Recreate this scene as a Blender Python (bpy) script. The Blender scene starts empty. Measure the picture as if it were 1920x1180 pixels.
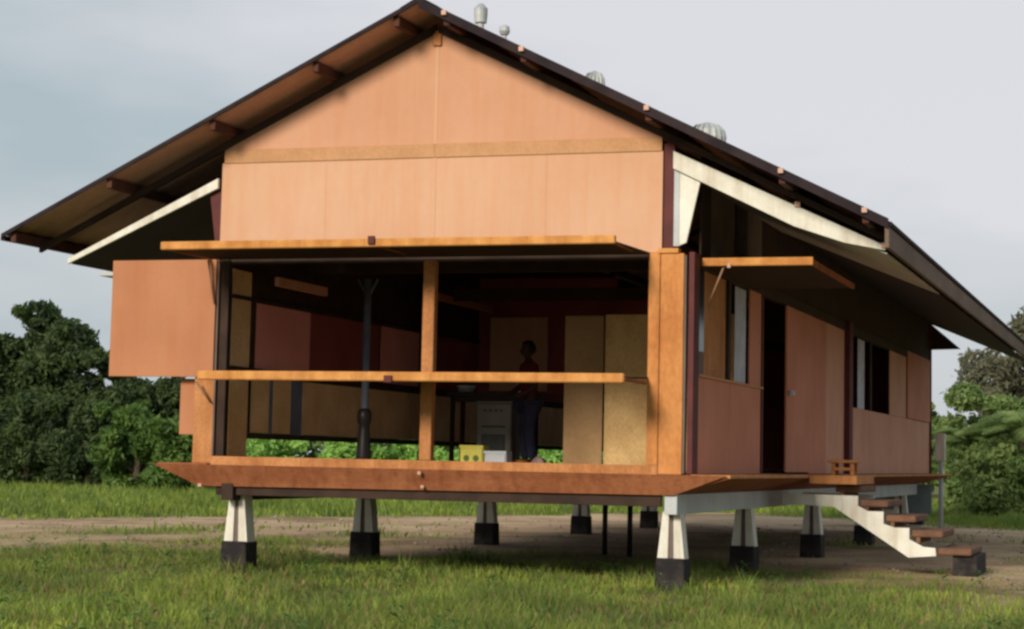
import bpy, bmesh, math, random
import numpy as np
from mathutils import Vector, Matrix, Euler

R = math.radians
scene = bpy.context.scene
COL = scene.collection

# ---------------------------------------------------------------- camera
cam_d = bpy.data.cameras.new("camera")
cam = bpy.data.objects.new("camera", cam_d)
COL.objects.link(cam)
scene.camera = cam
F_PX, PX, PY = 3701.64, 1005.80, 515.01
YAW, PITCH, ROLL = -0.311608, 0.093401, 0.020699
def cam_axes():
    cy, sy = math.cos(YAW), math.sin(YAW)
    fw = Vector((sy, cy, 0)); rt = Vector((cy, -sy, 0)); up = Vector((0, 0, 1))
    cp, sp = math.cos(PITCH), math.sin(PITCH)
    f2 = fw * cp + up * sp; u2 = up * cp - fw * sp
    cr, sr = math.cos(ROLL), math.sin(ROLL)
    return rt * cr + u2 * sr, u2 * cr - rt * sr, f2
r3, u3, f3 = cam_axes()
m = Matrix((r3, u3, -f3)).transposed().to_4x4()
m.translation = Vector((5.26505, -20.78176, 0.12189))
cam.matrix_world = m
cam_d.sensor_width = 36.0
cam_d.lens = F_PX / 1920.0 * 36.0
cam_d.shift_x = (960 - PX) / 1920.0
cam_d.shift_y = (PY - 590) / 1920.0
cam_d.clip_start = 0.1
cam_d.clip_end = 2000
cam_d.dof.use_dof = False

# ---------------------------------------------------------------- world
SUN_EL, SUN_AZ = 22.0, -10.0      # azimuth: degrees left of the front wall's normal (towards -X)
world = bpy.data.worlds.new("World")
scene.world = world
world.use_nodes = True
wn = world.node_tree.nodes; wl = world.node_tree.links
wn.clear()
wo = wn.new('ShaderNodeOutputWorld'); bg = wn.new('ShaderNodeBackground')
bg.inputs['Strength'].default_value = 0.10
sky = wn.new('ShaderNodeTexSky'); sky.sky_type = 'NISHITA'; sky.sun_disc = False
sky.sun_elevation = R(SUN_EL)
# direction towards the sun
sd = Vector((math.sin(R(SUN_AZ)) * math.cos(R(SUN_EL)), -math.cos(R(SUN_AZ)) * math.cos(R(SUN_EL)), math.sin(R(SUN_EL))))
sky.sun_rotation = math.atan2(sd.x, sd.y)
sky.air_density = 1.0; sky.dust_density = 3.0
tc = wn.new('ShaderNodeTexCoord')
mp = wn.new('ShaderNodeMapping'); mp.inputs['Scale'].default_value = (1.0, 1.0, 3.2)
n1 = wn.new('ShaderNodeTexNoise'); n1.inputs['Scale'].default_value = 3.2; n1.inputs['Detail'].default_value = 5; n1.inputs['Roughness'].default_value = .5
cr = wn.new('ShaderNodeValToRGB')
cr.color_ramp.elements[0].position = .34; cr.color_ramp.elements[0].color = (4.0, 4.75, 5.1, 1)
cr.color_ramp.elements[1].position = .74; cr.color_ramp.elements[1].color = (6.9, 6.85, 7.15, 1)
mix = wn.new('ShaderNodeMixRGB'); mix.inputs[0].default_value = .90
wl.new(tc.outputs['Generated'], mp.inputs['Vector']); wl.new(mp.outputs[0], n1.inputs['Vector'])
dt = wn.new('ShaderNodeVectorMath'); dt.operation = 'DOT_PRODUCT'; dt.inputs[1].default_value = Vector((-.20, .95, .26)).normalized()
wl.new(tc.outputs['Generated'], dt.inputs[0])
ma = wn.new('ShaderNodeMapRange'); ma.interpolation_type = 'SMOOTHSTEP'; ma.inputs[1].default_value = .925; ma.inputs[2].default_value = .998; ma.inputs[3].default_value = -.10; ma.inputs[4].default_value = .22
wl.new(dt.outputs['Value'], ma.inputs[0])
ad0 = wn.new('ShaderNodeMath'); ad0.operation = 'ADD'; wl.new(ma.outputs[0], ad0.inputs[0]); wl.new(n1.outputs['Fac'], ad0.inputs[1])
wl.new(ad0.outputs[0], cr.inputs[0])
wl.new(sky.outputs[0], mix.inputs[1]); wl.new(cr.outputs[0], mix.inputs[2])
wl.new(mix.outputs[0], bg.inputs[0]); wl.new(bg.outputs[0], wo.inputs[0])

sun_d = bpy.data.lights.new("sun", 'SUN'); sun_d.energy = 3.2; sun_d.angle = R(14); sun_d.color = (1.0, .91, .76)
sun = bpy.data.objects.new("sun", sun_d); COL.objects.link(sun)
sun.rotation_euler = sd.to_track_quat('Z', 'Y').to_euler(); sun.location = (-20, -30, 30)

scene.render.engine = 'CYCLES'
scene.view_settings.view_transform = 'Standard'
scene.view_settings.look = 'None'
scene.view_settings.gamma = 1
scene.view_settings.exposure = 0.14
scene.view_settings.use_curve_mapping = False
scene.render.resolution_x = 1024; scene.render.resolution_y = 629
scene.cycles.filter_width = 2.7
scene.cycles.max_bounces = 6

# ---------------------------------------------------------------- materials
def mat(name, c1, c2=None, scale=6, rough=.75, stretch=(1, 1, 1), detail=5, bump=0.0, lo=.35, hi=.65, bscale=None, spec=.3, trans=0, fine=0.0, streak=0.0):
    mt = bpy.data.materials.new(name); mt.use_nodes = True
    nt = mt.node_tree; b = nt.nodes['Principled BSDF']
    b.inputs['Roughness'].default_value = rough
    b.inputs['Specular IOR Level'].default_value = spec
    c2 = c2 or tuple(x * .8 for x in c1)
    t = nt.nodes.new('ShaderNodeTexCoord'); mpn = nt.nodes.new('ShaderNodeMapping')
    mpn.inputs['Scale'].default_value = stretch
    n = nt.nodes.new('ShaderNodeTexNoise'); n.inputs['Scale'].default_value = scale; n.inputs['Detail'].default_value = detail
    rp = nt.nodes.new('ShaderNodeValToRGB')
    rp.color_ramp.elements[0].position = lo; rp.color_ramp.elements[0].color = (*c2, 1)
    rp.color_ramp.elements[1].position = hi; rp.color_ramp.elements[1].color = (*c1, 1)
    nt.links.new(t.outputs['Object'], mpn.inputs['Vector']); nt.links.new(mpn.outputs[0], n.inputs['Vector'])
    nt.links.new(n.outputs['Fac'], rp.inputs[0])
    out = rp.outputs[0]
    if fine:
        n3 = nt.nodes.new('ShaderNodeTexNoise'); n3.inputs['Scale'].default_value = scale * 14; n3.inputs['Detail'].default_value = 3
        nt.links.new(mpn.outputs[0], n3.inputs['Vector'])
        mr = nt.nodes.new('ShaderNodeMapRange'); mr.inputs[1].default_value = .3; mr.inputs[2].default_value = .7
        mr.inputs[3].default_value = 1 - fine; mr.inputs[4].default_value = 1 + fine
        nt.links.new(n3.outputs['Fac'], mr.inputs[0])
        mu = nt.nodes.new('ShaderNodeVectorMath'); mu.operation = 'SCALE'
        nt.links.new(out, mu.inputs[0]); nt.links.new(mr.outputs[0], mu.inputs['Scale']); out = mu.outputs[0]
    if streak:
        m4 = nt.nodes.new('ShaderNodeMapping'); m4.inputs['Scale'].default_value = (5.5, 5.5, .55)
        n4 = nt.nodes.new('ShaderNodeTexNoise'); n4.inputs['Scale'].default_value = 1.6; n4.inputs['Detail'].default_value = 6; n4.inputs['Roughness'].default_value = .6
        nt.links.new(t.outputs['Object'], m4.inputs['Vector']); nt.links.new(m4.outputs[0], n4.inputs['Vector'])
        r4 = nt.nodes.new('ShaderNodeValToRGB'); r4.color_ramp.elements[0].position = .30; r4.color_ramp.elements[1].position = .56
        k_ = 1 - streak; r4.color_ramp.elements[0].color = (k_, k_*.93, k_*.86, 1); r4.color_ramp.elements[1].color = (1, 1, 1, 1)
        nt.links.new(n4.outputs['Fac'], r4.inputs[0])
        m5 = nt.nodes.new('ShaderNodeVectorMath'); m5.operation = 'MULTIPLY'
        nt.links.new(out, m5.inputs[0]); nt.links.new(r4.outputs[0], m5.inputs[1]); out = m5.outputs[0]
    nt.links.new(out, b.inputs['Base Color'])
    if bump:
        n2 = nt.nodes.new('ShaderNodeTexNoise'); n2.inputs['Scale'].default_value = bscale or scale * 4
        bp = nt.nodes.new('ShaderNodeBump'); bp.inputs['Strength'].default_value = bump; bp.inputs['Distance'].default_value = .02
        nt.links.new(mpn.outputs[0], n2.inputs['Vector'])
        nt.links.new(n2.outputs['Fac'], bp.inputs['Height']); nt.links.new(bp.outputs[0], b.inputs['Normal'])
    return mt

M = {}
M['gable'] = mat('peach_ply', (.61, .325, .205), (.56, .285, .172), scale=.8, rough=.8, fine=.015, bump=.05, bscale=20, streak=.012)
M['lower'] = mat('bounce_lit_peach_ply', (.64, .375, .245), (.60, .335, .205), scale=.8, rough=.8, fine=.015, bump=.05, bscale=20, streak=.012)  # lower front wall: bounce light put into a paler copy of the gable ply
M['band'] = mat('ochre_batten', (.54, .285, .145), (.48, .25, .12), scale=3, rough=.8, fine=.08)
M['shutter'] = mat('orange_shutter_ply', (.47, .20, .098), (.42, .168, .08), scale=1.2, rough=.7, fine=.02, streak=.015)
M['frame'] = mat('orange_timber', (.53, .235, .092), (.42, .168, .06), scale=2.2, stretch=(1, 1, 1), rough=.85, fine=.14, streak=.22)
M['edge'] = mat('raw_timber_edge', (.66, .31, .10), (.50, .21, .06), scale=5, rough=.85, fine=.16, streak=.2, spec=.15)
M['post'] = mat('corner_post_timber', (.62, .27, .09), (.50, .19, .055), scale=1.6, stretch=(1, 1, .6), rough=.85, fine=.12, streak=.2)
M['skirt'] = mat('red_brown_board', (.36, .135, .062), (.28, .095, .042), scale=2.5, stretch=(.5, 1, 1), rough=.85, fine=.12, streak=.28, spec=.15)
M['redpost'] = mat('oxide_red_timber', (.12, .028, .026), (.085, .02, .02), scale=3, rough=.7)
M['darkwood'] = mat('dark_stained_timber', (.050, .026, .017), (.028, .015, .011), scale=4, rough=.8)
M['purlin'] = mat('brown_purlin', (.10, .035, .022), (.06, .022, .014), scale=4, rough=.8)
M['plyshade'] = mat('shaded_ply', (.045, .020, .012), (.03, .014, .009), scale=3, rough=.85)  # ply darkened: shade under the flaps and roof put into the colour
M['roof'] = mat('bounce_tinted_iron', (.62, .36, .28), (.42, .27, .21), scale=.6, rough=.75, fine=.08, spec=.4)  # iron sheet; orange light on the underside put into its reddish colour
M['fascia'] = mat('weathered_fascia', (.17, .115, .085), (.12, .08, .06), scale=2, stretch=(1, .3, 1), rough=.8, fine=.15)
M['navy'] = mat('dark_trim', (.040, .028, .030), (.024, .018, .022), scale=4, rough=.9, spec=.08)
M['white'] = mat('white_gloss_paint', (.78, .76, .69), (.68, .65, .57), scale=3, rough=.6, fine=.05, streak=.22)
M['greywhite'] = mat('pale_grey_paint', (.50, .53, .54), (.42, .44, .45), scale=3, rough=.6, fine=.05)
M['footing'] = mat('tarred_block', (.055, .045, .040), (.020, .017, .018), scale=9, rough=.95, bump=.4, lo=.42, hi=.75)
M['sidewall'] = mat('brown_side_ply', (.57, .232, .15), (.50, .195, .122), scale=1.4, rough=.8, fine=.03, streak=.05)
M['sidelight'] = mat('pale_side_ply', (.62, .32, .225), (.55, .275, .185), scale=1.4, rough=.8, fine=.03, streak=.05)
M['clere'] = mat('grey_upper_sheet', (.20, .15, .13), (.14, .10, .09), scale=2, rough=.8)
M['soffit'] = mat('lit_grey_soffit_sheet', (.62, .60, .58), (.50, .48, .47), scale=2, rough=.7, fine=.1)  # front soffit sheets: grey brightened, light near the open edge put into the colour
M['soffit_shade'] = mat('shaded_soffit_sheet', (.030, .026, .028), (.02, .018, .02), scale=2, rough=.7)  # shaded copy of the soffit sheet: shadow under the eaves put into the colour
M['ply'] = mat('interior_ply', (.80, .53, .27), (.66, .41, .20), scale=2.0, rough=.75, fine=.1)
M['plydull'] = mat('dull_brown_ply', (.36, .225, .11), (.29, .175, .08), scale=1.6, rough=.8, fine=.08)
M['plyold'] = mat('stained_ply', (.60, .40, .18), (.40, .25, .10), scale=2.4, rough=.75, fine=.12, stretch=(1, 1, .7))
M['pink'] = mat('pink_lit_ply', (.80, .33, .29), (.72, .28, .24), scale=1.5, rough=.7)  # light falling on the maroon panels put into a pinker, brighter colour
M['maroon'] = mat('maroon_painted_ply', (.32, .075, .065), (.24, .056, .054), scale=1.5, rough=.7)
M['floor'] = mat('floor_boards', (.42, .25, .13), (.34, .19, .095), scale=3, rough=.6)
M['tread'] = mat('weathered_tread', (.20, .10, .06), (.13, .065, .042), scale=5, rough=.85, fine=.15)
M['bluegrey'] = mat('blue_grey_steel', (.17, .20, .27), (.12, .14, .19), scale=3, rough=.45)
M['metal'] = mat('galvanised_metal', (.46, .48, .48), (.34, .36, .37), scale=5, rough=.6)
M['metal'].node_tree.nodes['Principled BSDF'].inputs['Metallic'].default_value = .2
M['stay'] = mat('painted_stay_rod', (.30, .16, .09), scale=3, rough=.5)
M['bolt'] = mat('pinkish_bolt_cap', (.62, .36, .28), scale=3, rough=.5)
M['glassdark'] = mat('dark_louvre', (.02, .022, .026), scale=2, rough=.15, spec=.6)
M['curtain'] = mat('pale_louvre', (.56, .57, .66), (.44, .45, .54), scale=5, rough=.6)
M['yellow'] = mat('yellow_plastic', (.72, .66, .13), (.62, .55, .08), scale=5, rough=.4)
M['greenp'] = mat('green_plastic', (.10, .17, .02), scale=5, rough=.4)
M['whitep'] = mat('white_plastic', (.62, .66, .72), (.52, .56, .62), scale=4, rough=.4)
M['appliance'] = mat('enamel_grey', (.24, .24, .205), (.19, .19, .165), scale=3, rough=.35)
M['grille'] = mat('dark_grille', (.08, .085, .08), scale=6, rough=.5)
M['counter'] = mat('dark_counter', (.03, .024, .024), scale=4, rough=.4)
M['teal'] = mat('pale_teal_sheet', (.20, .25, .25), (.15, .19, .19), scale=3, rough=.6)
M['skin'] = mat('brown_skin', (.07, .033, .022), scale=5, rough=.7)
M['hair'] = mat('black_hair', (.008, .006, .006), scale=30, rough=.6)
M['shirt'] = mat('dark_red_shirt', (.16, .018, .016), (.11, .012, .012), scale=5, rough=.9)
M['trousers'] = mat('navy_trousers', (.055, .06, .11), (.04, .04, .08), scale=5, rough=.9)
M['redp'] = mat('red_plastic', (.45, .04, .03), scale=5, rough=.4)

def add_leaf_trans(mt, col):
    nt = mt.node_tree; b = nt.nodes['Principled BSDF']; out = nt.nodes['Material Output']
    tr = nt.nodes.new('ShaderNodeBsdfTranslucent'); mx = nt.nodes.new('ShaderNodeMixShader')
    tr.inputs[0].default_value = (*col, 1); mx.inputs[0].default_value = .3
    nt.links.new(b.outputs[0], mx.inputs[1]); nt.links.new(tr.outputs[0], mx.inputs[2]); nt.links.new(mx.outputs[0], out.inputs[0])
def leaf(name, c1, c2, trans=None, scale=1.3):
    mt = mat(name, c1, c2, scale=scale, rough=.6, fine=.35, lo=.38, hi=.62)
    add_leaf_trans(mt, trans or tuple(x * 1.3 for x in c1)); return mt
M['leaf_dark'] = leaf('dark_foliage', (.085, .125, .040), (.022, .042, .015))  # lifted towards olive: haze over the left trees put into the colour
M['leaf_mid'] = leaf('mid_foliage', (.12, .20, .04), (.06, .115, .025))
M['leaf_light'] = leaf('light_foliage', (.20, .27, .085), (.11, .17, .05))  # muted, less saturated: haze on the right foliage put into the colour
M['leaf_back'] = leaf('bright_back_foliage', (.30, .50, .11), (.15, .30, .07))
M['leaf_brown'] = leaf('olive_brown_foliage', (.17, .165, .10), (.10, .10, .06))
M['bark'] = mat('bark', (.09, .065, .045), (.05, .035, .026), scale=8, rough=.9, bump=.4)
M['grass'] = leaf('grass_blades', (.24, .31, .055), (.095, .165, .036), scale=1.1)
for n_ in M['grass'].node_tree.nodes:
    if n_.type == 'VALTORGB':
        e_ = n_.color_ramp.elements.new(.22); e_.color = (.22, .155, .07, 1)
        e_ = n_.color_ramp.elements.new(.80); e_.color = (.29, .31, .06, 1)
nt_ = M['grass'].node_tree
tc_ = nt_.nodes['Texture Coordinate']; nb = nt_.nodes.new('ShaderNodeTexNoise'); nb.inputs['Scale'].default_value = .33; nb.inputs['Detail'].default_value = 5; nb.inputs['Roughness'].default_value = .7
nt_.links.new(tc_.outputs['Object'], nb.inputs['Vector'])
rb = nt_.nodes.new('ShaderNodeValToRGB'); rb.color_ramp.elements[0].position = .36; rb.color_ramp.elements[0].color = (.62, .60, .66, 1); rb.color_ramp.elements[1].position = .62; rb.color_ramp.elements[1].color = (1.25, 1.2, 1.0, 1)
nt_.links.new(nb.outputs['Fac'], rb.inputs[0])
mb_ = nt_.nodes.new('ShaderNodeVectorMath'); mb_.operation = 'MULTIPLY'
bs_ = nt_.nodes['Principled BSDF'].inputs['Base Color']; src_ = bs_.links[0].from_socket
nt_.links.new(src_, mb_.inputs[0]); nt_.links.new(rb.outputs[0], mb_.inputs[1]); nt_.links.new(mb_.outputs[0], bs_)
M['weed'] = leaf('weed_leaves', (.11, .22, .05), (.06, .14, .045), scale=2)
M['grass_dry'] = leaf('dry_grass_blades', (.34, .25, .11), (.22, .16, .07), scale=1.2)

# ground material: soil and thin turf in bands that follow the yard track
def ground_material():
    mt = bpy.data.materials.new('yard_ground'); mt.use_nodes = True
    nt = mt.node_tree; N = nt.nodes; L = nt.links; b = N['Principled BSDF']; b.inputs['Roughness'].default_value = .95
    b.inputs['Specular IOR Level'].default_value = .1
    t = N.new('ShaderNodeTexCoord'); att = N.new('ShaderNodeAttribute'); att.attribute_name = 'turf'
    n = N.new('ShaderNodeTexNoise'); n.inputs['Scale'].default_value = .42; n.inputs['Detail'].default_value = 8; n.inputs['Roughness'].default_value = .65
    L.new(t.outputs['Object'], n.inputs['Vector'])
    soil = N.new('ShaderNodeValToRGB'); soil.color_ramp.elements[0].position = .32; soil.color_ramp.elements[1].position = .68
    soil.color_ramp.elements[0].color = (.20, .135, .075, 1); soil.color_ramp.elements[1].color = (.60, .45, .28, 1)
    e = soil.color_ramp.elements.new(.5); e.color = (.46, .31, .20, 1)
    L.new(n.outputs['Fac'], soil.inputs[0])
    n2 = N.new('ShaderNodeTexNoise'); n2.inputs['Scale'].default_value = 2.3; n2.inputs['Detail'].default_value = 8
    L.new(t.outputs['Object'], n2.inputs['Vector'])
    turf = N.new('ShaderNodeValToRGB'); turf.color_ramp.elements[0].position = .35; turf.color_ramp.elements[1].position = .65
    turf.color_ramp.elements[0].color = (.13, .105, .045, 1); turf.color_ramp.elements[1].color = (.14, .185, .036, 1)
    L.new(n2.outputs['Fac'], turf.inputs[0])
    ad = N.new('ShaderNodeMath'); ad.operation = 'MULTIPLY_ADD'; ad.inputs[1].default_value = 1.3; ad.inputs[2].default_value = -.65
    L.new(n2.outputs['Fac'], ad.inputs[0])
    s = N.new('ShaderNodeMath'); s.operation = 'ADD'; s.use_clamp = True
    L.new(att.outputs['Fac'], s.inputs[0]); L.new(ad.outputs[0], s.inputs[1])
    mx = N.new('ShaderNodeMixRGB'); L.new(s.outputs[0], mx.inputs[0]); L.new(soil.outputs[0], mx.inputs[1]); L.new(turf.outputs[0], mx.inputs[2])
    L.new(mx.outputs[0], b.inputs['Base Color'])
    n4 = N.new('ShaderNodeTexNoise'); n4.inputs['Scale'].default_value = 9; n4.inputs['Detail'].default_value = 6
    L.new(t.outputs['Object'], n4.inputs['Vector'])
    bp = N.new('ShaderNodeBump'); bp.inputs['Strength'].default_value = .3; bp.inputs['Distance'].default_value = .03
    L.new(n4.outputs['Fac'], bp.inputs['Height']); L.new(bp.outputs[0], b.inputs['Normal'])
    return mt
M['ground'] = ground_material()

# ---------------------------------------------------------------- helpers
def link(name, me, material, parent=None, kind=None):
    o = bpy.data.objects.new(name, me); COL.objects.link(o)
    if material is not None and not me.materials: me.materials.append(material)
    if parent is not None: o.parent = parent
    if kind: o['kind'] = kind
    return o
def thing(name, label, cat, loc=(0, 0, 0), rz=0, group=None):
    o = bpy.data.objects.new(name, None); COL.objects.link(o)
    o.location = loc; o.rotation_euler = (0, 0, rz); o.empty_display_size = .2
    o['label'] = label; o['category'] = cat
    if group: o['group'] = group
    return o
def bm_box(bm, x0, x1, y0, y1, z0, z1):
    vs = [bm.verts.new(p) for p in ((x0,y0,z0),(x1,y0,z0),(x1,y1,z0),(x0,y1,z0),(x0,y0,z1),(x1,y0,z1),(x1,y1,z1),(x0,y1,z1))]
    for f in ((0,3,2,1),(4,5,6,7),(0,1,5,4),(1,2,6,5),(2,3,7,6),(3,0,4,7)): bm.faces.new([vs[i] for i in f])
def bm_poly(bm, pts, axis, a, b):
    """extrude a 2-D polygon along an axis: pts in the other two axes"""
    def P(p, t):
        return (t, p[0], p[1]) if axis == 'x' else ((p[0], t, p[1]) if axis == 'y' else (p[0], p[1], t))
    v0 = [bm.verts.new(P(p, a)) for p in pts]; v1 = [bm.verts.new(P(p, b)) for p in pts]
    bm.faces.new(v0); bm.faces.new(v1[::-1]); n = len(pts)
    for i in range(n): bm.faces.new((v0[i], v1[i], v1[(i+1) % n], v0[(i+1) % n]))
def bm_tube(bm, p, q, r0, r1=None, n=8):
    p, q = Vector(p), Vector(q); r1 = r0 if r1 is None else r1
    d = (q - p).normalized(); a = d.orthogonal().normalized(); b = d.cross(a)
    A = [bm.verts.new(p + (a*math.cos(2*math.pi*i/n) + b*math.sin(2*math.pi*i/n))*r0) for i in range(n)]
    B = [bm.verts.new(q + (a*math.cos(2*math.pi*i/n) + b*math.sin(2*math.pi*i/n))*r1) for i in range(n)]
    for i in range(n): bm.faces.new((A[i], A[(i+1) % n], B[(i+1) % n], B[i]))
    bm.faces.new(A[::-1]); bm.faces.new(B)
def bm_lathe(bm, prof, c, n=16):
    rings = []
    for r, z in prof:
        rings.append([bm.verts.new((c[0]+r*math.cos(2*math.pi*i/n), c[1]+r*math.sin(2*math.pi*i/n), c[2]+z)) for i in range(n)])
    for A, B in zip(rings, rings[1:]):
        for i in range(n): bm.faces.new((A[i], A[(i+1) % n], B[(i+1) % n], B[i]))
    bm.faces.new(rings[0][::-1]); bm.faces.new(rings[-1])
def fin(name, bm, material, parent=None, bevel=0, label=None, smooth=False):
    bmesh.ops.recalc_face_normals(bm, faces=bm.faces)
    if bevel: bmesh.ops.bevel(bm, geom=list(bm.edges), offset=bevel, segments=1, affect='EDGES')
    me = bpy.data.meshes.new(name); bm.to_mesh(me); bm.free()
    if smooth:
        for p in me.polygons: p.use_smooth = True
    o = link(name, me, material, None)
    if parent is not None:
        o.parent = parent; bpy_off = world_loc(parent)
        o.location = -bpy_off
    if label: o['label'] = label
    return o
def world_loc(o):
    v = Vector(o.location); p = o.parent
    while p: v += Vector(p.location); p = p.parent
    return v
def box(name, material, parent, x0, x1, y0, y1, z0, z1, bevel=.004, label=None):
    bm = bmesh.new(); bm_box(bm, min(x0,x1), max(x0,x1), min(y0,y1), max(y0,y1), min(z0,z1), max(z0,z1))
    return fin(name, bm, material, parent, bevel, label)
def poly(name, material, parent, pts, axis, a, b, label=None, bevel=0):
    bm = bmesh.new(); bm_poly(bm, pts, axis, a, b); return fin(name, bm, material, parent, bevel, label)
def tube(name, material, parent, p, q, r, n=8, label=None):
    bm = bmesh.new(); bm_tube(bm, p, q, r, n=n); return fin(name, bm, material, parent, 0, label, smooth=True)

G = -1.25                     # ground level; house floor is z = 0
W, XS, L = 5.337, .347, 22.13
H, TP, HR = 3.664, .4923, 5.201
XM = -W / 2
D, E = .613, 5.188

# ---------------------------------------------------------------- ground
FW = np.array([math.sin(YAW), math.cos(YAW)]); RT = np.array([math.cos(YAW), -math.sin(YAW)])
rng = np.random.default_rng(5)
_ph = rng.uniform(0, 6.28, (14, 2)); _k = rng.normal(0, 1, (14, 2))
def vnoise(x, y, s):
    r = np.zeros_like(x)
    for i in range(14):
        f = (1 + i * .35) / s
        r += np.sin(x * _k[i, 0] * f + _ph[i, 0] + 1.7*np.sin(y*_k[i, 1]*f*.6)) * np.cos(y * _k[i, 1] * f + _ph[i, 1]) / (1 + i * .3)
    return r / 2.2
def sm(a, b, t):
    t = np.clip((t - a) / (b - a), 0, 1); return t*t*(3-2*t)
def turf_mask(x, y):
    u = x*RT[0] + y*RT[1]; v = x*FW[0] + y*FW[1]
    n = vnoise(x, y, 2.2); n2 = vnoise(x+31, y-17, .8)
    edge = 7.2 + 2.3*n + 1.5*n2 - 1.6*sm(-2, 3, u) - 3.2*(1-sm(-11, -7.5, u)) + 1.2*sm(-9, -6, u)*(1-sm(-5.5, -3.5, u))
    near = 1 - sm(edge - 3.4, edge + 1.8, v)
    farb = 17.2 + 1.05*(u+12) + 1.6*n + .7*n2
    far = sm(farb - 1.0, farb + 1.6, v)
    # worn earth patches on the right
    worn = sm(1.6, 4.2, u + .8*n + .08*v) * (1 - sm(9, 14, v)) * sm(-12, -5, v)
    near = near * (1 - .93*worn*(0.7+.3*np.clip(n2+.4, 0, 1)))
    near = np.maximum(near, .9*np.exp(-((x+8.2)**2 + (y-7.6)**2)/1.6))
    patch = sm(.25, .85, n2*.8 + n*.45)*.7
    near = near * (1 - patch)
    side = sm(17.5, 21, u*1.0 + v*.42 + 1.2*n) * sm(6, 12, v)
    mix_ = sm(-.15, .75, vnoise(x*1.0-9, y*.55+4, 2.6)) * (1 - sm(-7.5, -3.0, u)) * (1 - sm(12, 19, v)) * .62
    yard = sm(-.1, .7, vnoise(x+70, y*.6, 1.9)) * .33
    return np.clip(np.maximum.reduce([near, far, side, mix_, yard*(1-sm(14, 22, v))]), 0, 1)
def build_ground():
    xs = np.unique(np.concatenate([np.linspace(-900, -60, 12), np.linspace(-60, 30, 181), np.linspace(30, 900, 12)]))
    ys = np.unique(np.concatenate([np.linspace(-200, -22, 8), np.linspace(-22, 68, 226), np.linspace(68, 1500, 14)]))
    X, Y = np.meshgrid(xs, ys)
    n = vnoise(X, Y, 3.0)
    inside = np.exp(-((X+5)/40)**2 - ((Y-20)/50)**2)
    Z = G + .035*n*inside
    nx, ny = len(xs), len(ys)
    co = np.stack([X, Y, Z], -1).reshape(-1, 3)
    i = np.arange(nx*ny).reshape(ny, nx)
    q = np.stack([i[:-1, :-1], i[:-1, 1:], i[1:, 1:], i[1:, :-1]], -1).reshape(-1, 4)
    me = mesh_np('ground', co, q)
    a = me.attributes.new('turf', 'FLOAT', 'POINT'); a.data.foreach_set('value', turf_mask(X, Y).reshape(-1).astype(np.float32))
    for p in me.polygons: p.use_smooth = True
    return link('ground', me, M['ground'], None, 'structure')
def mesh_np(name, co, faces):
    me = bpy.data.meshes.new(name); k = faces.shape[1]
    me.vertices.add(len(co)); me.vertices.foreach_set('co', co.astype(np.float32).ravel())
    me.loops.add(faces.size); me.loops.foreach_set('vertex_index', faces.astype(np.int32).ravel())
    me.polygons.add(len(faces)); me.polygons.foreach_set('loop_start', (np.arange(len(faces))*k).astype(np.int32))
    me.update(calc_edges=True); return me
build_ground()

# ---------------------------------------------------------------- house
house = thing('stilt_house', 'long peach and orange timber house on short white piers with a wide dark gable roof', 'house', (XM, 0, G))
HP = house
box('floor_deck', M['floor'], HP, -W+.02, XS-.03, .08, L-.02, -.06, -.002)
for i in range(18):
    y = .35 + i*1.27
    box('joist', M['darkwood'], HP, -W-.1, .14, y, y+.06, -.22, -.062)
box('bearer', M['darkwood'], HP, -5.20, -5.05, -.02, L, -.42, -.222)
box('bearer', M['greywhite'], HP, .06, .20, .04, L-.2, -.44, -.222)  # pale beam; shade beneath the floor put into its grey colour
box('front_edge_beam', M['darkwood'], HP, -5.3, .02, .05, .12, -.36, -.222)

# skirt boards: flare outwards from bottom to floor level
def hexa(name, material, parent, inner, outer, label=None):
    """8 corners, inner quad + outer quad"""
    bm = bmesh.new(); a = [bm.verts.new(p) for p in inner]; b = [bm.verts.new(p) for p in outer]
    bm.faces.new(a); bm.faces.new(b[::-1])
    for i in range(4): bm.faces.new((a[i], b[i], b[(i+1) % 4], a[(i+1) % 4]))
    return fin(name, bm, material, parent, 0, label)
hexa('skirt_board', M['skirt'], HP,
     [(-5.50, .0, -.262), (.17, .0, -.232), (.78, -.10, -.012), (-6.04, -.14, -.014)],
     [(-5.47, .04, -.262), (.15, .04, -.232), (.74, -.06, -.012), (-6.00, -.10, -.014)])
hexa('skirt_board', M['skirt'], HP,
     [(-5.50, .045, -.27), (-5.50, L, -.27), (-6.0, L+.2, -.02), (-6.0, -.095, -.02)],
     [(-5.46, .045, -.27), (-5.46, L, -.27), (-5.95, L+.2, -.02), (-5.95, -.095, -.02)])
hexa('skirt_board', M['skirt'], HP,
     [(.20, .045, -.215), (.20, L, -.215), (.80, L+.1, -.045), (.78, -.055, -.045)],
     [(.16, .045, -.215), (.16, L, -.215), (.76, L+.1, -.045), (.74, -.055, -.045)])
box('side_ledge', M['frame'], HP, .36, .80, -.05, L+.12, -.042, -.006)
box('side_ledge', M['skirt'], HP, -6.0, -5.36, -.09, L+.12, -.03, .0)

box('bolt_cap', M['bolt'], HP, -2.72, -2.68, -.165, -.135, -.075, -.035)
box('bolt_cap', M['bolt'], HP, -2.715, -2.675, -.075, -.055, -.225, -.19)
box('bolt_cap', M['bolt'], HP, -5.50, -5.45, -.03, -.005, -.275, -.235)
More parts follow.
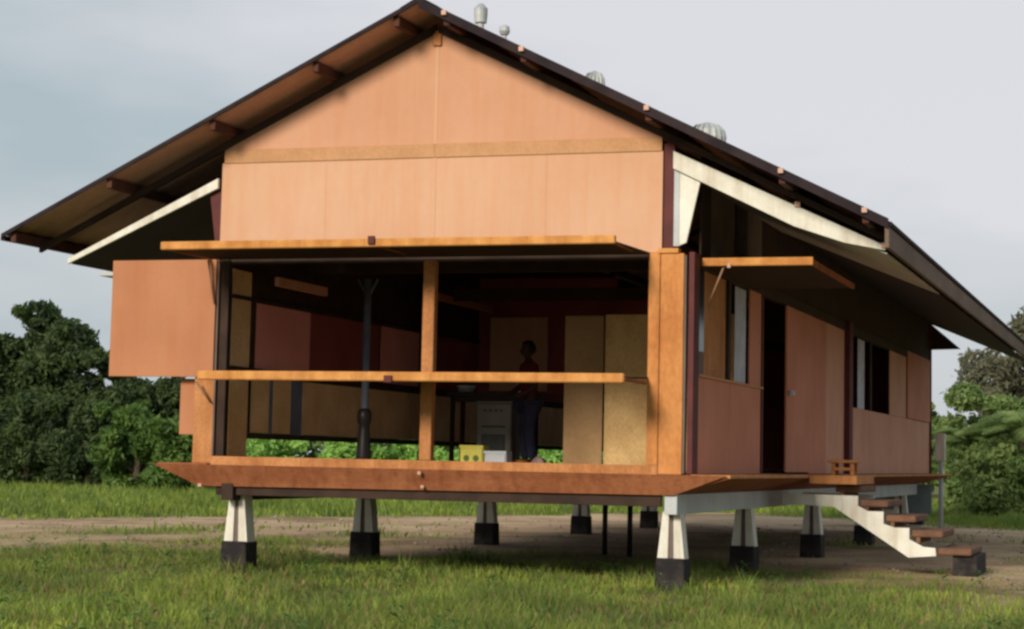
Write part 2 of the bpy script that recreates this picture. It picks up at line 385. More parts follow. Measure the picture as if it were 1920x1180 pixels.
# gable wall
def gz(x): return HR - .223 - abs(x - XM)*TP
poly('gable_panel', M['gable'], HP, [(-W, H), (XM-.004, H), (XM-.004, gz(XM)-.02), (-W, H+.005)][0:1]+[(XM-.001, H), (XM-.001, gz(XM)-.02), (-W, gz(-W)+.004)], 'y', .0, .02)
poly('gable_panel', M['gable'], HP, [(XM+.001, H), (0, H), (0, gz(0)+.004), (XM+.001, gz(XM)-.02)], 'y', .0, .02)
box('cover_strip', M['lower'], HP, XM-.018, XM+.018, -.004, .0, 3.66, 4.80, bevel=0)
box('cover_strip', M['lower'], HP, XM-.018, XM+.018, -.004, .0005, 2.47, 3.51, bevel=0)
q = W/4
for i in range(4):
    a = -W + i*q; g = .0008
    box('wall_panel', M['lower'], HP, a + (g if i else 0), a + q - .0008, .001, .021, 2.40, 3.515, bevel=0)
box('band_batten', M['band'], HP, -W+.03, XM-.0005, -.014, -.002, 3.512, 3.672)
box('band_batten', M['band'], HP, XM+.0005, -.01, -.014, -.002, 3.512, 3.672)
box('king_post', M['frame'], HP, XM-.05, XM+.05, -.035, -.002, 4.80, 4.97)

# front opening frame
box('sill_rail', M['frame'], HP, -W-.0, -.0, -.055, .06, -.045, .085, bevel=.008)
box('mullion', M['frame'], HP, -2.755, -2.615, -.045, .07, .088, 2.33, bevel=.008)
box('jamb', M['darkwood'], HP, -5.30, -5.20, .0, .10, .088, 2.38)  # dark timber used so the jamb's shaded inner side sits in the colour
box('jamb_strip', M['clere'], HP, -5.337, -5.315, -.03, .0, .088, 2.36)
box('jamb', M['post'], HP, -.13, -.004, -.05, .08, .088, 2.399, bevel=.006)
box('head_beam', M['darkwood'], HP, -W+.01, -.01, .03, .13, 2.33, 2.50)
box('corner_post', M['post'], HP, .0, .262, -.04, .10, -.012, 2.38, bevel=.008)
box('post_cap', M['edge'], HP, -.03, .20, -.06, .09, 2.383, 2.435)
box('post_edge_strip', M['clere'], HP, .264, .285, -.02, .08, .0, 2.36)
box('corner_post', M['frame'], HP, -5.60, -5.345, .0, .12, -.0, 2.38, bevel=.008)
box('side_post', M['redpost'], HP, .302, .365, .02, .28, .0, 2.40)
box('recess_strip', M['redpost'], HP, .004, .125, .03, .10, 2.44, 3.60)
box('upper_post', M['greywhite'], HP, .13, .195, -.01, .08, 2.46, 3.43)
poly('gusset', M['white'], HP, [(.197, 3.30), (.43, 3.20), (.275, 2.50), (.197, 2.47)], 'y', -.012, .03)
poly('gusset', M['redpost'], HP, [(-5.34, 3.25), (-5.50, 3.18), (-5.40, 2.50), (-5.34, 2.47)], 'y', .02, .05)

# top-hinged flaps on the front: held out level
def flap(name, mtop, x0, x1, xo0, xo1, yo, z0, zo, th, parent=HP, label=None):
    bm = bmesh.new()
    A = [bm.verts.new(p) for p in ((x0, -.06, z0-.03), (x1, -.06, z0-.03), (xo1, yo+.05, zo-.03), (xo0, yo+.05, zo-.03))]
    B = [bm.verts.new((v.co.x, v.co.y, v.co.z+.022)) for v in A]
    bm.faces.new(A[::-1]); bm.faces.new(B)
    for i in range(4): bm.faces.new((A[i], A[(i+1) % 4], B[(i+1) % 4], B[i]))
    return fin(name, bm, mtop, parent, 0, label)
top = flap('top_flap', M['plyshade'], -W, -.12, -5.47, -.25, -1.10, 2.40, 2.42, .1)
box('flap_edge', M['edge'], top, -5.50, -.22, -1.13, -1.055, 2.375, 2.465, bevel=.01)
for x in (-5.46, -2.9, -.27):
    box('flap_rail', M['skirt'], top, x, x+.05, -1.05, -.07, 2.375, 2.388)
mid = flap('middle_flap', M['plyshade'], -5.2, -.12, -4.97, -.12, -1.10, 1.045, 1.0, .1)
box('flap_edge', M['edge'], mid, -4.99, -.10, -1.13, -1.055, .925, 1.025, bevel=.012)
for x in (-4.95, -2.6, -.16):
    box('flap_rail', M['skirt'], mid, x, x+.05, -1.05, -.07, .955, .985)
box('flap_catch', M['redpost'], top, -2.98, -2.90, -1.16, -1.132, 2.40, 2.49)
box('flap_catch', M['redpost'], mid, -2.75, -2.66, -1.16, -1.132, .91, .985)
# shutters swung out beside the left corner
box('swung_shutter', M['shutter'], HP, -6.71, -5.345, -.05, -.015, 1.0, 2.375)
box('swung_shutter', M['shutter'], HP, -5.85, -5.40, .13, .16, .33, .985)
box('far_flap', M['greywhite'], HP, -8.68, -7.0, 3.0, 4.2, 2.50, 2.57)
tube('stay_rod', M['stay'], HP, (-5.42, -.12, 2.36), (-5.345, -.07, 1.85), .012)
tube('stay_rod', M['stay'], HP, (-5.52, -.12, .94), (-5.36, -.04, .70), .012)
tube('stay_rod', M['stay'], HP, (.42, .45, 1.85), (.62, .38, 2.30), .012)

# window flap on the right side wall
sf = box('side_flap', M['plyshade'], HP, .37, 1.56, .37, 3.30, 2.285, 2.305)
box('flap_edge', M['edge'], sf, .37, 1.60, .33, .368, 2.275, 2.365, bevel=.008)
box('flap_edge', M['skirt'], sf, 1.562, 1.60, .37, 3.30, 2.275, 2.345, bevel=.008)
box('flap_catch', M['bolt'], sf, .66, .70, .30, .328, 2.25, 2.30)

# ---- right side wall
def wall_r(name, mt, y0, y1, z0, z1, off=0.0, label=None):
    return box(name, mt, HP, XS-.02+off, XS+off, y0+.006, y1-.006, z0, z1, bevel=0, label=label)
for a, b in ((.30, 1.97), (1.97, 3.80)): wall_r('side_panel', M['sidewall'], a, b, .0, 1.085)
wall_r('side_panel', M['sidewall'], 3.10, 3.80, 1.09, 2.26)
lp = wall_r('inner_panel', M['frame'], .72, 1.86, 1.09, 2.26, off=-.035)
wall_r('louvre', M['glassdark'], .30, .72, 1.35, 2.26, off=-.03)
wall_r('louvre', M['clere'], .30, .72, 1.09, 1.34, off=-.03)
def curtain(y0, y1, z0, z1):
    bm = bmesh.new(); n = 24; prev = None
    for i in range(n+1):
        y = y0+(y1-y0)*i/n; x = XS-.045+.018*math.sin(i*1.55)
        cur = (bm.verts.new((x, y, z0)), bm.verts.new((x, y, z1)))
        if prev: bm.faces.new((prev[0], cur[0], cur[1], prev[1]))
        prev = cur
    return fin('curtain', bm, M['curtain'], HP, label='pale curtain hanging just inside the window', smooth=True)
lou = box('window_frame', M['darkwood'], HP, XS-.05, XS+.004, 1.87, 1.99, 1.088, 2.26)
curtain(2.42, 3.06, 1.10, 2.24)
box('window_sill', M['band'], HP, XS-.03, XS+.03, .30, 3.84, 1.062, 1.088)
# door
box('door_post', M['redpost'], HP, XS-.03, XS+.02, 3.80, 3.87, .0, 2.26)
dr = box('sliding_door', M['sidewall'], HP, XS+.005, XS+.035, 5.40, 7.30, .02, 2.25, label='brown plywood door slid open with a pale round knob')
bm = bmesh.new(); bm_lathe(bm, [(.0, -.05), (.04, -.03), (.055, 0), (.04, .03), (.0, .05)][1:4], (XS+.08, 5.50, 1.08), 12)
fin('door_knob', bm, M['whitep'], dr)
wall_r('side_panel', M['sidewall'], 7.30, 8.75, .0, 2.26)
wall_r('side_panel', M['sidelight'], 8.75, 10.5, .0, 2.26)
box('side_post', M['redpost'], HP, XS-.02, XS+.09, 10.5, 10.84, .0, 2.4)
for a, b in ((10.84, 13.3), (13.3, 15.8), (15.8, 18.4), (18.4, 22.1)):
    wall_r('side_panel', M['sidelight'] if a > 10 else M['sidewall'], a, b, .0, 1.07)
wf = box('window_frame', M['darkwood'], HP, XS-.06, XS-.005, 10.84, 10.95, 1.07, 2.26)
curtain(12.2, 12.95, 1.08, 2.24)
box('mullion', M['darkwood'], HP, XS-.04, XS, 13.4, 13.55, 1.07, 2.26)
wall_r('side_panel', M['sidelight'], 15.85, 18.2, 1.075, 2.40)
box('side_shutter', M['sidewall'], HP, XS+.005, XS+.03, 18.25, 22.0, 1.08, 2.40, label='closed dark plywood shutter at the far end of the side wall')
box('side_beam', M['darkwood'], HP, XS-.08, XS+.02, .3, L, 2.262, 2.40)
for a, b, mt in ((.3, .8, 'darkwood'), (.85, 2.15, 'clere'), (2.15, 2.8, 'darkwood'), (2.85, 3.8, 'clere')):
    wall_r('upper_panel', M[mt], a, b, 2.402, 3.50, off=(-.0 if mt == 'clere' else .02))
for k in range(6): wall_r('upper_panel', M['plyshade'], 3.8+k*3.05, 3.8+(k+1)*3.05, 2.402, 3.50)  # upper wall in the darkened ply, shade under the roof as colour
box('end_post', M['redpost'], HP, XS-.02, XS+.04, L-.03, L+.08, .0, 3.5)

# ---- left side wall
XL = -W
box('inner_panel', M['ply'], HP, XL+.01, XL+.04, .30, .80, .0, 2.3)
for a, b in ((.95, 1.42), (1.55, 2.05), (2.42, 4.2), (4.22, 6.1), (6.12, 8.0), (8.02, 9.9), (9.92, 12.5), (12.52, 15.2), (15.22, 18.5)):
    box('lower_panel', M['ply'], HP, XL+.0, XL+.025, a, b, .375, 1.05, bevel=0)
box('low_rail', M['darkwood'], HP, XL-.02, XL+.05, .8, L, .30, .372)
box('sill_beam', M['darkwood'], HP, XL-.03, XL+.07, .3, L, 1.053, 1.15)
box('gap_backing', M['darkwood'], HP, XL-.03, XL-.016, .78, L-.05, 1.06, 2.0, bevel=0)  # dark boards added to close the wall gaps against the bright sky
box('gap_backing', M['darkwood'], HP, XL-.03, XL-.016, .78, L-.05, .375, 1.05, bevel=0)
for a, b in ((1.42, 1.55), (2.05, 2.42)): box('gap_fill', M['bluegrey'], HP, XL-.012, XL+.012, a, b, .375, 1.05, bevel=0)  # dark strips added to fill the gaps between panels where sky came through
for y in (.82, 6.6, 10.2, 14.4, 18.6):
    box('stud', M['darkwood'], HP, XL-.02, XL+.055, y, y+.10, 1.152, 2.3)
for a, b, mt in ((.95, 2.6, 'pink'), (2.62, 4.95, 'maroon'), (5.05, 6.5, 'pink'), (6.72, 10.1, 'maroon'), (10.3, 14.3, 'maroon'), (14.5, 18.5, 'maroon')):
    box('inner_shutter', M[mt], HP, XL-.01, XL+.012, a, b, 1.152, 1.95, bevel=0)
for k in range(6): box('upper_panel', M['darkwood'], HP, XL-.012, XL+.012, .3+k*3.64, .3+(k+1)*3.64-.01, 2.0, 3.80, bevel=0)
box('plate_beam', M['darkwood'], HP, XL-.02, XL+.06, .3, L, 1.953, 2.0)
# rear wall and partitions
for k in range(4): box('rear_panel', M['maroon'], HP, -W+.05+k*1.40, -W+.05+k*1.40+1.395, L-.03, L, .0, 3.70, bevel=0)
poly('rear_gable', M['maroon'], HP, [(-W+.1, 3.62), (-.1, 3.62), (XM, 4.93)], 'y', L-.06, L-.032)
pp = box('partition', M['plyold'], HP, -1.47, XS-.06, 3.0, 3.03, .0, 1.95, label='stained raw plywood partition on the right inside')
pq = box('partition', M['plydull'], HP, -2.06, -1.55, 3.2, 3.23, .0, 1.95)
box('partition', M['maroon'], HP, -2.9, -2.1, 8.6, 8.63, .0, 2.6)
box('partition', M['lower'], HP, -5.08, -4.12, 9.0, 9.03, 1.2, 2.37)
box('partition', M['maroon'], HP, -5.3, -3.0, 9.06, 9.09, 1.16, 3.0)
box('ceiling_beam', M['shutter'], HP, -4.83, -4.77, 5.8, 8.2, 2.38, 2.48)
for k in range(5): box('tie_beam', M['darkwood'], HP, -W+.1, XS-.1, 2.2+4.2*k, 2.3+4.2*k, 2.42, 2.60)
box('hanging_board', M['sidelight'], HP, -5.02, -4.96, .85, 2.3, 2.14, 2.25)
pl = tube('pole', M['bluegrey'], HP, (-4.70, 3.0, .0), (-4.70, 3.0, 2.42), .050, n=12)
for sx in (-1, 1): tube('bracket', M['bluegrey'], pl, (-4.70, 3.0, 2.18), (-4.70+sx*.14, 3.0, 2.42), .018)
bm = bmesh.new(); bm_lathe(bm, [(.10, 0), (.10, .12), (.085, .32), (.07, .46), (.07, .52), (.088, .56), (.095, .63), (.088, .70), (.056, .735)], (-4.70, 3.0, .0), 16)
fin('pole_foot', bm, M['counter'], pl, smooth=True)

# ---------------------------------------------------------------- roof
def corrugated(sign, w):
    n = 12; co = []
    s0 = .03; s1 = E
    for k, s in enumerate((s0, E*.33, E*.66, s1)):
        for i in range(n+1):
            y = w*i/n
            dz = .010*math.cos(2*math.pi*i/4)
            co.append((sign*s, y, -s*TP + dz))
    top_n = len(co)
    co += [(x, y, z-.006) for x, y, z in co]
    f = []
    for k in range(3):
        for i in range(n):
            a = k*(n+1)+i; f.append((a, a+1, a+n+2, a+n+1)); b = a+top_n; f.append((b, b+n+1, b+n+2, b+1))
    for k in range(3):
        for i in (0, n):
            a = k*(n+1)+i; f.append((a, a+n+1, a+n+1+top_n, a+top_n))
    for i in range(n):
        a = 3*(n+1)+i; f.append((a, a+1, a+1+top_n, a+top_n))
    return mesh_np('roof_sheet', np.array(co), np.array(f))
NW = 20; RL = L + 2*D; wsh = RL/NW
for sgn in (-1, 1):
    me = corrugated(sgn, wsh + .03); me.materials.append(M['roof'])
    for i in range(NW):
        o = link('roof_sheet', me, None, HP); o.location = Vector((XM, -D + i*wsh, HR - .012 + (.006 if i % 2 else 0))) - HP.location
# ridge cap, rake trim, eave trim
poly('ridge_cap', M['navy'], HP, [(XM-.22, HR-.085), (XM, HR+.035), (XM+.22, HR-.085), (XM+.22, HR-.095), (XM, HR+.022), (XM-.22, HR-.095)], 'y', -D-.02, L+D)
for sgn in (-1, 1):
    for y in (-D-.035, L+D+.05):
        th = .095 if sgn > 0 else .04
        pts = [(XM, HR+.01), (XM+sgn*(E+.02), HR+.01-(E+.02)*TP), (XM+sgn*(E+.02), HR-(E+.02)*TP-th), (XM, HR-th)]
        poly('rake_trim', M['navy'], HP, pts, 'y', y, y+.025)
    x = XM + sgn*E
    zt = HR-E*TP
    poly('eave_trim', M['navy'], HP, [(x-.01*sgn, zt-.02), (x+sgn*.045, zt-.03), (x+sgn*.045, zt-.075), (x-.01*sgn, zt-.075)], 'y', -D, L+D)
    if sgn > 0: box('fascia_board', M['fascia'], HP, x-.02, x+.025, -D-.005, L+D, zt-.30, zt-.08)
# purlins
for px in (-2.95, -3.92, -5.19, -6.50, -7.75, -2.35, -1.44, -.02, 1.43, 2.30):
    zt = HR - abs(px-XM)*TP - .03
    pu = box('purlin', M['purlin'], HP, px-.035, px+.035, -D+.03, L+D-.05, zt-.115, zt)
    if px > -2.4:
        box('bolt_cap', M['bolt'], pu, px-.028, px+.028, -D-.075, -D-.036, zt-.02, zt+.035)
# inner rafters
for i in range(9):
    y = .0 if i == 0 else .2 + i*2.72
    for sgn in (-1, 1):
        s1 = (E-.12)
        z = lambda s: HR - .146 - s*TP
        ra = poly('rafter', M['darkwood'], HP, [(XM+sgn*.02, z(.02)), (XM+sgn*s1, z(s1)), (XM+sgn*s1, z(s1)-.07), (XM+sgn*.02, z(.02)-.10)], 'y', y-.035, y+.03)
# white outrigger rafters below the roof, and the soffit sheets they carry
poly('white_rafter', M['white'], HP, [(.13, 3.50), (2.45, 2.42), (2.42, 2.385), (2.0, 2.47), (1.46, 2.655), (.13, 3.31)], 'y', -.06, -.014)
poly('white_rafter', M['white'], HP, [(-5.36, 3.33), (-7.32, 2.405), (-7.32, 2.345), (-5.36, 3.215)], 'y', -.06, -.014)
for px in (1.50, 2.42): box('bolt_cap', M['bolt'], HP, px-.03, px+.03, -.09, -.062, HR-(px-XM)*TP-.27-.02, HR-(px-XM)*TP-.235)
def slab(name, mt, x0, z0, x1, z1, y0, y1, t=.015):
    return poly(name, mt, HP, [(x0, z0), (x1, z1), (x1, z1-t), (x0, z0-t)], 'y', y0, y1)
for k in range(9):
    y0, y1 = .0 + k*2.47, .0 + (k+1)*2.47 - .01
    slab('soffit_sheet', M['soffit' if k < 2 else 'soffit_shade'], .375, 3.205, 2.44, 2.36, y0, y1)
    slab('soffit_sheet', M['soffit_shade'], -5.36, 3.22, -7.30, 2.36, y0, y1)
poly('end_bracket', M['darkwood'], HP, [(XS+.0, 3.22), (1.0, 2.66), (XS+.0, 2.64)], 'y', L+.0, L+.06)
# turbine vents on the roof
def vent(x, y, z0, r, h):
    zr = HR - abs(x-XM)*TP
    v = bmesh.new(); bm_tube(v, (x, y, zr-.12), (x, y, z0+h*.35), r*.55, n=14)
    o = fin('roof_vent', v, M['metal'], HP, smooth=True)
    b = bmesh.new()
    prof = [(r*.55, h*.30), (r*.92, h*.42), (r, h*.62), (r*.9, h*.80), (r*.6, h*.94), (r*.15, h)]
    bm_lathe(b, prof, (x, y, z0), 18); fin('vent_dome', b, M['metal'], o)
    for k in range(18):
        a = 2*math.pi*k/18; fb = bmesh.new(); prev = None
        ca, sa = math.cos(a), math.sin(a)
        for r_, z_ in prof[1:-1]:
            r2 = r_ + .02
            cur = (fb.verts.new((x+r_*ca, y+r_*sa, z0+z_)), fb.verts.new((x+r2*math.cos(a+.15), y+r2*math.sin(a+.15), z0+z_)))
            if prev: fb.faces.new((prev[0], prev[1], cur[1], cur[0]))
            prev = cur
        fin('vent_fin', fb, M['metal'], o)
vent(-.52, 4.4, 4.06, .235, .53)
vent(-2.55, 6.0, 5.12, .14, .56)
bm = bmesh.new(); bm_tube(bm, (-2.80, 1.8, 5.1), (-2.80, 1.8, 5.55), .045, n=10)
cw = fin('flue_pipe', bm, M['metal'], HP, smooth=True)
bm = bmesh.new(); bm_lathe(bm, [(.075, .42), (.085, .52), (.085, .60), (.03, .66)], (-2.80, 1.8, 5.05), 14); fin('flue_cap', bm, M['metal'], cw)
bm = bmesh.new(); bm_tube(bm, (-2.52, 1.9, 5.05), (-2.52, 1.9, 5.38), .03, n=8)
cw = fin('flue_pipe', bm, M['metal'], HP, smooth=True)
bm = bmesh.new(); bm_lathe(bm, [(.05, .30), (.07, .34), (.06, .40), (.02, .42)], (-2.52, 1.9, 5.03), 12); fin('flue_cap', bm, M['metal'], cw)

# ---------------------------------------------------------------- piers
def pier_first(x, y):
    b = bmesh.new(); bm_box(b, -.05, .05, -.085, .085, -.97, -.02)
    core = fin('pier', b, M['clere'], None); core.parent = HP; core.location = Vector((x, y, -.222)) - HP.location
    kids = []
    b = bmesh.new(); bm_box(b, -.08, .08, -.075, .075, -.16, .0); kids.append(fin('pier_head', b, M['greywhite'], None))
    for s in (-1, 1):
        b = bmesh.new()
        for_pts = [(s*.022, -.03), (s*.078, -.03), (s*.150, -.70), (s*.034, -.70)]
        bm_poly(b, for_pts, 'y', -.105, .105); kids.append(fin('pier_leg', b, M['white'], None))
    b = bmesh.new(); bm_poly(b, [(-.155, -.69), (.155, -.69), (.170, -1.16), (-.170, -1.16)], 'y', -.16, .16); kids.append(fin('pier_footing', b, M['footing'], None, bevel=.012))
    for k in kids: k.parent = core
    return core
def copy_part(o, loc):
    c = o.copy(); COL.objects.link(c); c.location = loc
    for ch in list(o.children):
        d = ch.copy(); COL.objects.link(d); d.parent = c
    return c
ROWS = (.30, 4.1, 9.1, 14.4, 19.4, 21.8)
p0 = pier_first(.10, ROWS[0])
for yi, y in enumerate(ROWS):
    for x in (.10, -5.10):
        if yi == 0 and x > 0: continue
        copy_part(p0, Vector((x, y, -.222 if x > 0 else -.205)) - HP.location)
tube('waste_pipe', M['counter'], HP, (-2.69, 7.46, G-.05), (-2.69, 7.46, -.23), .04)
tube('waste_pipe', M['counter'], HP, (-2.17, 6.94, G-.05), (-2.17, 6.94, -.23), .04)

# ---------------------------------------------------------------- stairs at the side door
box('landing', M['frame'], HP, .805, 1.42, 4.75, 6.3, -.115, -.004)
SP = [(.42, -.25), (1.40, -.262), (1.40, -.39), (1.53, -.455), (1.73, -.455), (1.73, -.61), (1.87, -.655), (2.06, -.655), (2.06, -.80), (2.24, -.89), (2.39, -.90), (2.40, -1.0), (2.05, -1.03), (1.09, -.41), (.42, -.385)]
st = poly('stair_stringer', M['white'], HP, SP, 'y', 4.98, 5.03)
poly('stair_stringer', M['white'], st, SP, 'y', 6.45, 6.50)
for i, (x, z, w) in enumerate(((1.10, -.135, .33), (1.42, -.315, .36), (1.75, -.50, .38), (2.08, -.685, .40), (2.42, -.90, .42))):
    box('stair_tread', M['tread'], st, x, x+w, 5.05 if i < 4 else 4.99, 6.43 if i < 4 else 6.5, z-.085, z, bevel=.014)
    if i < 4: box('tread_cleat', M['tread'], st, x+.06, x+.11, 5.06, 6.3, z-.16, z-.087)
box('bottom_block', M['footing'], st, 2.60, 2.90, 5.08, 6.4, G-.02, -.99)

# far-end fittings
box('meter_box', M['white'], HP, .45, .66, L+.1, L+.3, .27, .86)
tube('downpipe', M['greywhite'], HP, (.57, L+.2, G), (.57, L+.2, .265), .05)
box('base_sheet', M['teal'], HP, -.7, .50, L-.9, L-.86, -.85, -.23)

# ---------------------------------------------------------------- contents of the room
def set_origin(o): return o
k = thing('kitchen_counter', 'dark kitchen counter behind the middle flap, in front of the standing person', 'counter', (-4.2, 6.5, 0))
box('counter_top', M['counter'], k, -4.78, -3.52, 6.25, 6.85, 1.02, 1.08)
for x in (-4.74, -3.60): box('leg', M['darkwood'], k, x, x+.06, 6.3, 6.36, 0, 1.02)
for x in (-4.74, -3.60): box('leg', M['darkwood'], k, x, x+.06, 6.74, 6.8, 0, 1.02)
box('apron', M['counter'], k, -4.68, -3.60, 6.30, 6.33, .93, 1.015)
t = thing('basin', 'pale blue basin standing on the dark kitchen counter', 'basin', (-4.55, 6.45, 1.08))
bm = bmesh.new(); bm_lathe(bm, [(.10, 0), (.14, .08), (.155, .09), (.13, .085), (.09, .015)], (-4.55, 6.45, 1.082), 16); fin('bowl', bm, M['whitep'], t, smooth=True)
t = thing('bottle', 'small white bottle at the right end of the kitchen counter', 'bottle', (-3.68, 6.3, 1.08))
bm = bmesh.new(); bm_lathe(bm, [(.04, 0), (.045, .02), (.045, .13), (.02, .16), (.02, .19)], (-3.68, 6.32, 1.082), 12); fin('body', bm, M['white'], t, smooth=True)
bm = bmesh.new(); bm_lathe(bm, [(.024, .19), (.024, .215)], (-3.68, 6.32, 1.082), 10); fin('cap', bm, M['whitep'], t)
t = thing('mug', 'red and white mug on the sill left of the middle post', 'mug', (-5.2, 5.0, 1.15))
bm = bmesh.new(); bm_lathe(bm, [(.045, 0), (.05, .05), (.05, .10), (.043, .098), (.04, .01)], (-5.24, 4.95, 1.152), 12); fin('cup', bm, M['redp'], t)
bm = bmesh.new(); bm_lathe(bm, [(.052, .055), (.052, .085)], (-5.24, 4.95, 1.152), 12); fin('stripe', bm, M['whitep'], t)
bm = bmesh.new(); bm_tube(bm, (-5.19, 4.95, 1.17), (-5.165, 4.95, 1.20), .008); bm_tube(bm, (-5.165, 4.95, 1.20), (-5.19, 4.95, 1.235), .008); fin('handle', bm, M['redp'], t)

t = thing('cooker', 'squat pale grey cooker with a darker lower panel left of the standing person', 'cooker', (-3.86, 6.0, 0))
box('body', M['appliance'], t, -4.13, -3.61, 5.75, 6.2, .03, .90, bevel=.015)
box('top_plate', M['appliance'], t, -4.14, -3.60, 5.74, 6.22, .905, .93)
box('oven_door', M['grille'], t, -4.05, -3.70, 5.728, 5.748, .18, .46, bevel=.006)
box('vent_slot', M['grille'], t, -4.05, -3.70, 5.735, 5.748, .56, .585)
for x in (-4.08, -3.70): box('foot', M['counter'], t, x, x+.04, 5.80, 5.86, 0, .03)
for x in (-4.0, -3.92, -3.84, -3.76):
    bm = bmesh.new(); bm_tube(bm, (x, 5.722, .80), (x, 5.748, .80), .016, n=10); fin('knob', bm, M['grille'], t)

def crate(name, label, cat, x0, x1, y, z1, mt, hole):
    t = thing(name, label, cat, ((x0+x1)/2, y, 0)); w = .24; th = .014
    box('base', mt, t, x0, x1, y-w/2, y+w/2, .004, .02)
    f = box('front_side', mt, t, x0, x1, y-w/2-th, y-w/2-.001, .005, z1)
    box('rear_side', mt, t, x0, x1, y+w/2+.001, y+w/2+th, .005, z1)
    box('left_side', mt, t, x0-th, x0-.001, y-w/2, y+w/2, .005, z1)
    box('right_side', mt, t, x1+.001, x1+th, y-w/2, y+w/2, .005, z1)
    box('rim', mt, t, x0-.02, x1+.02, y-w/2-.022, y-w/2-.015, z1-.035, z1+.004)
    if hole:
        for c in (.27, .72):
            cx = x0+(x1-x0)*c; bm = bmesh.new(); bm_tube(bm, (cx, y-w/2-.020, z1*.42), (cx, y-w/2-.0145, z1*.42), .042, n=14); fin('round_spot', bm, M['greenp'], f)
    return t
crate('crate', 'bright yellow box with two green spots on the floor by the middle post', 'box', -3.79, -3.49, 4.32, .29, M['yellow'], True)
crate('storage_tub', 'small white tub on the floor right of the yellow box', 'tub', -3.45, -3.17, 4.34, .22, M['whitep'], False)
t = thing('wash_bucket', 'small brown bowl on the floor near the feet of the standing person', 'bowl', (-3.08, 4.6, 0))
bm = bmesh.new(); bm_lathe(bm, [(.07, .002), (.12, .10), (.125, .11), (.11, .10), (.06, .012)], (-3.08, 4.6, 0), 14); fin('bowl', bm, M['skirt'], t)
t = thing('bundle', 'small pinkish grey cloth bundle on the floor beside the brown bowl', 'cloth', (-2.82, 4.6, 0))
bm = bmesh.new(); bmesh.ops.create_icosphere(bm, subdivisions=3, radius=.085)
for v_ in bm.verts:
    c = v_.co; f = 1 + .22*math.sin(c.x*60+c.z*35)*math.cos(c.y*50)
    v_.co = Vector((c.x*f*1.1-2.82, c.y*f+4.6, max(.003, c.z*f+.075)))
o = fin('cloth', bm, mat('faded_cloth', (.42, .30, .30), (.30, .2, .22), scale=10), t, smooth=True)

t = thing('step_stool', 'low orange timber stool standing at the side door above the stairs', 'stool', (1.1, 5.6, 0))
box('seat', M['frame'], t, .93, 1.31, 5.45, 5.85, .16, .20, bevel=.008)
for x in (.97, 1.22):
    for y in (5.48, 5.78): box('leg', M['frame'], t, x, x+.05, y, y+.05, -.004, .158)
box('rail', M['frame'], t, 1.0, 1.24, 5.455, 5.475, .06, .10)

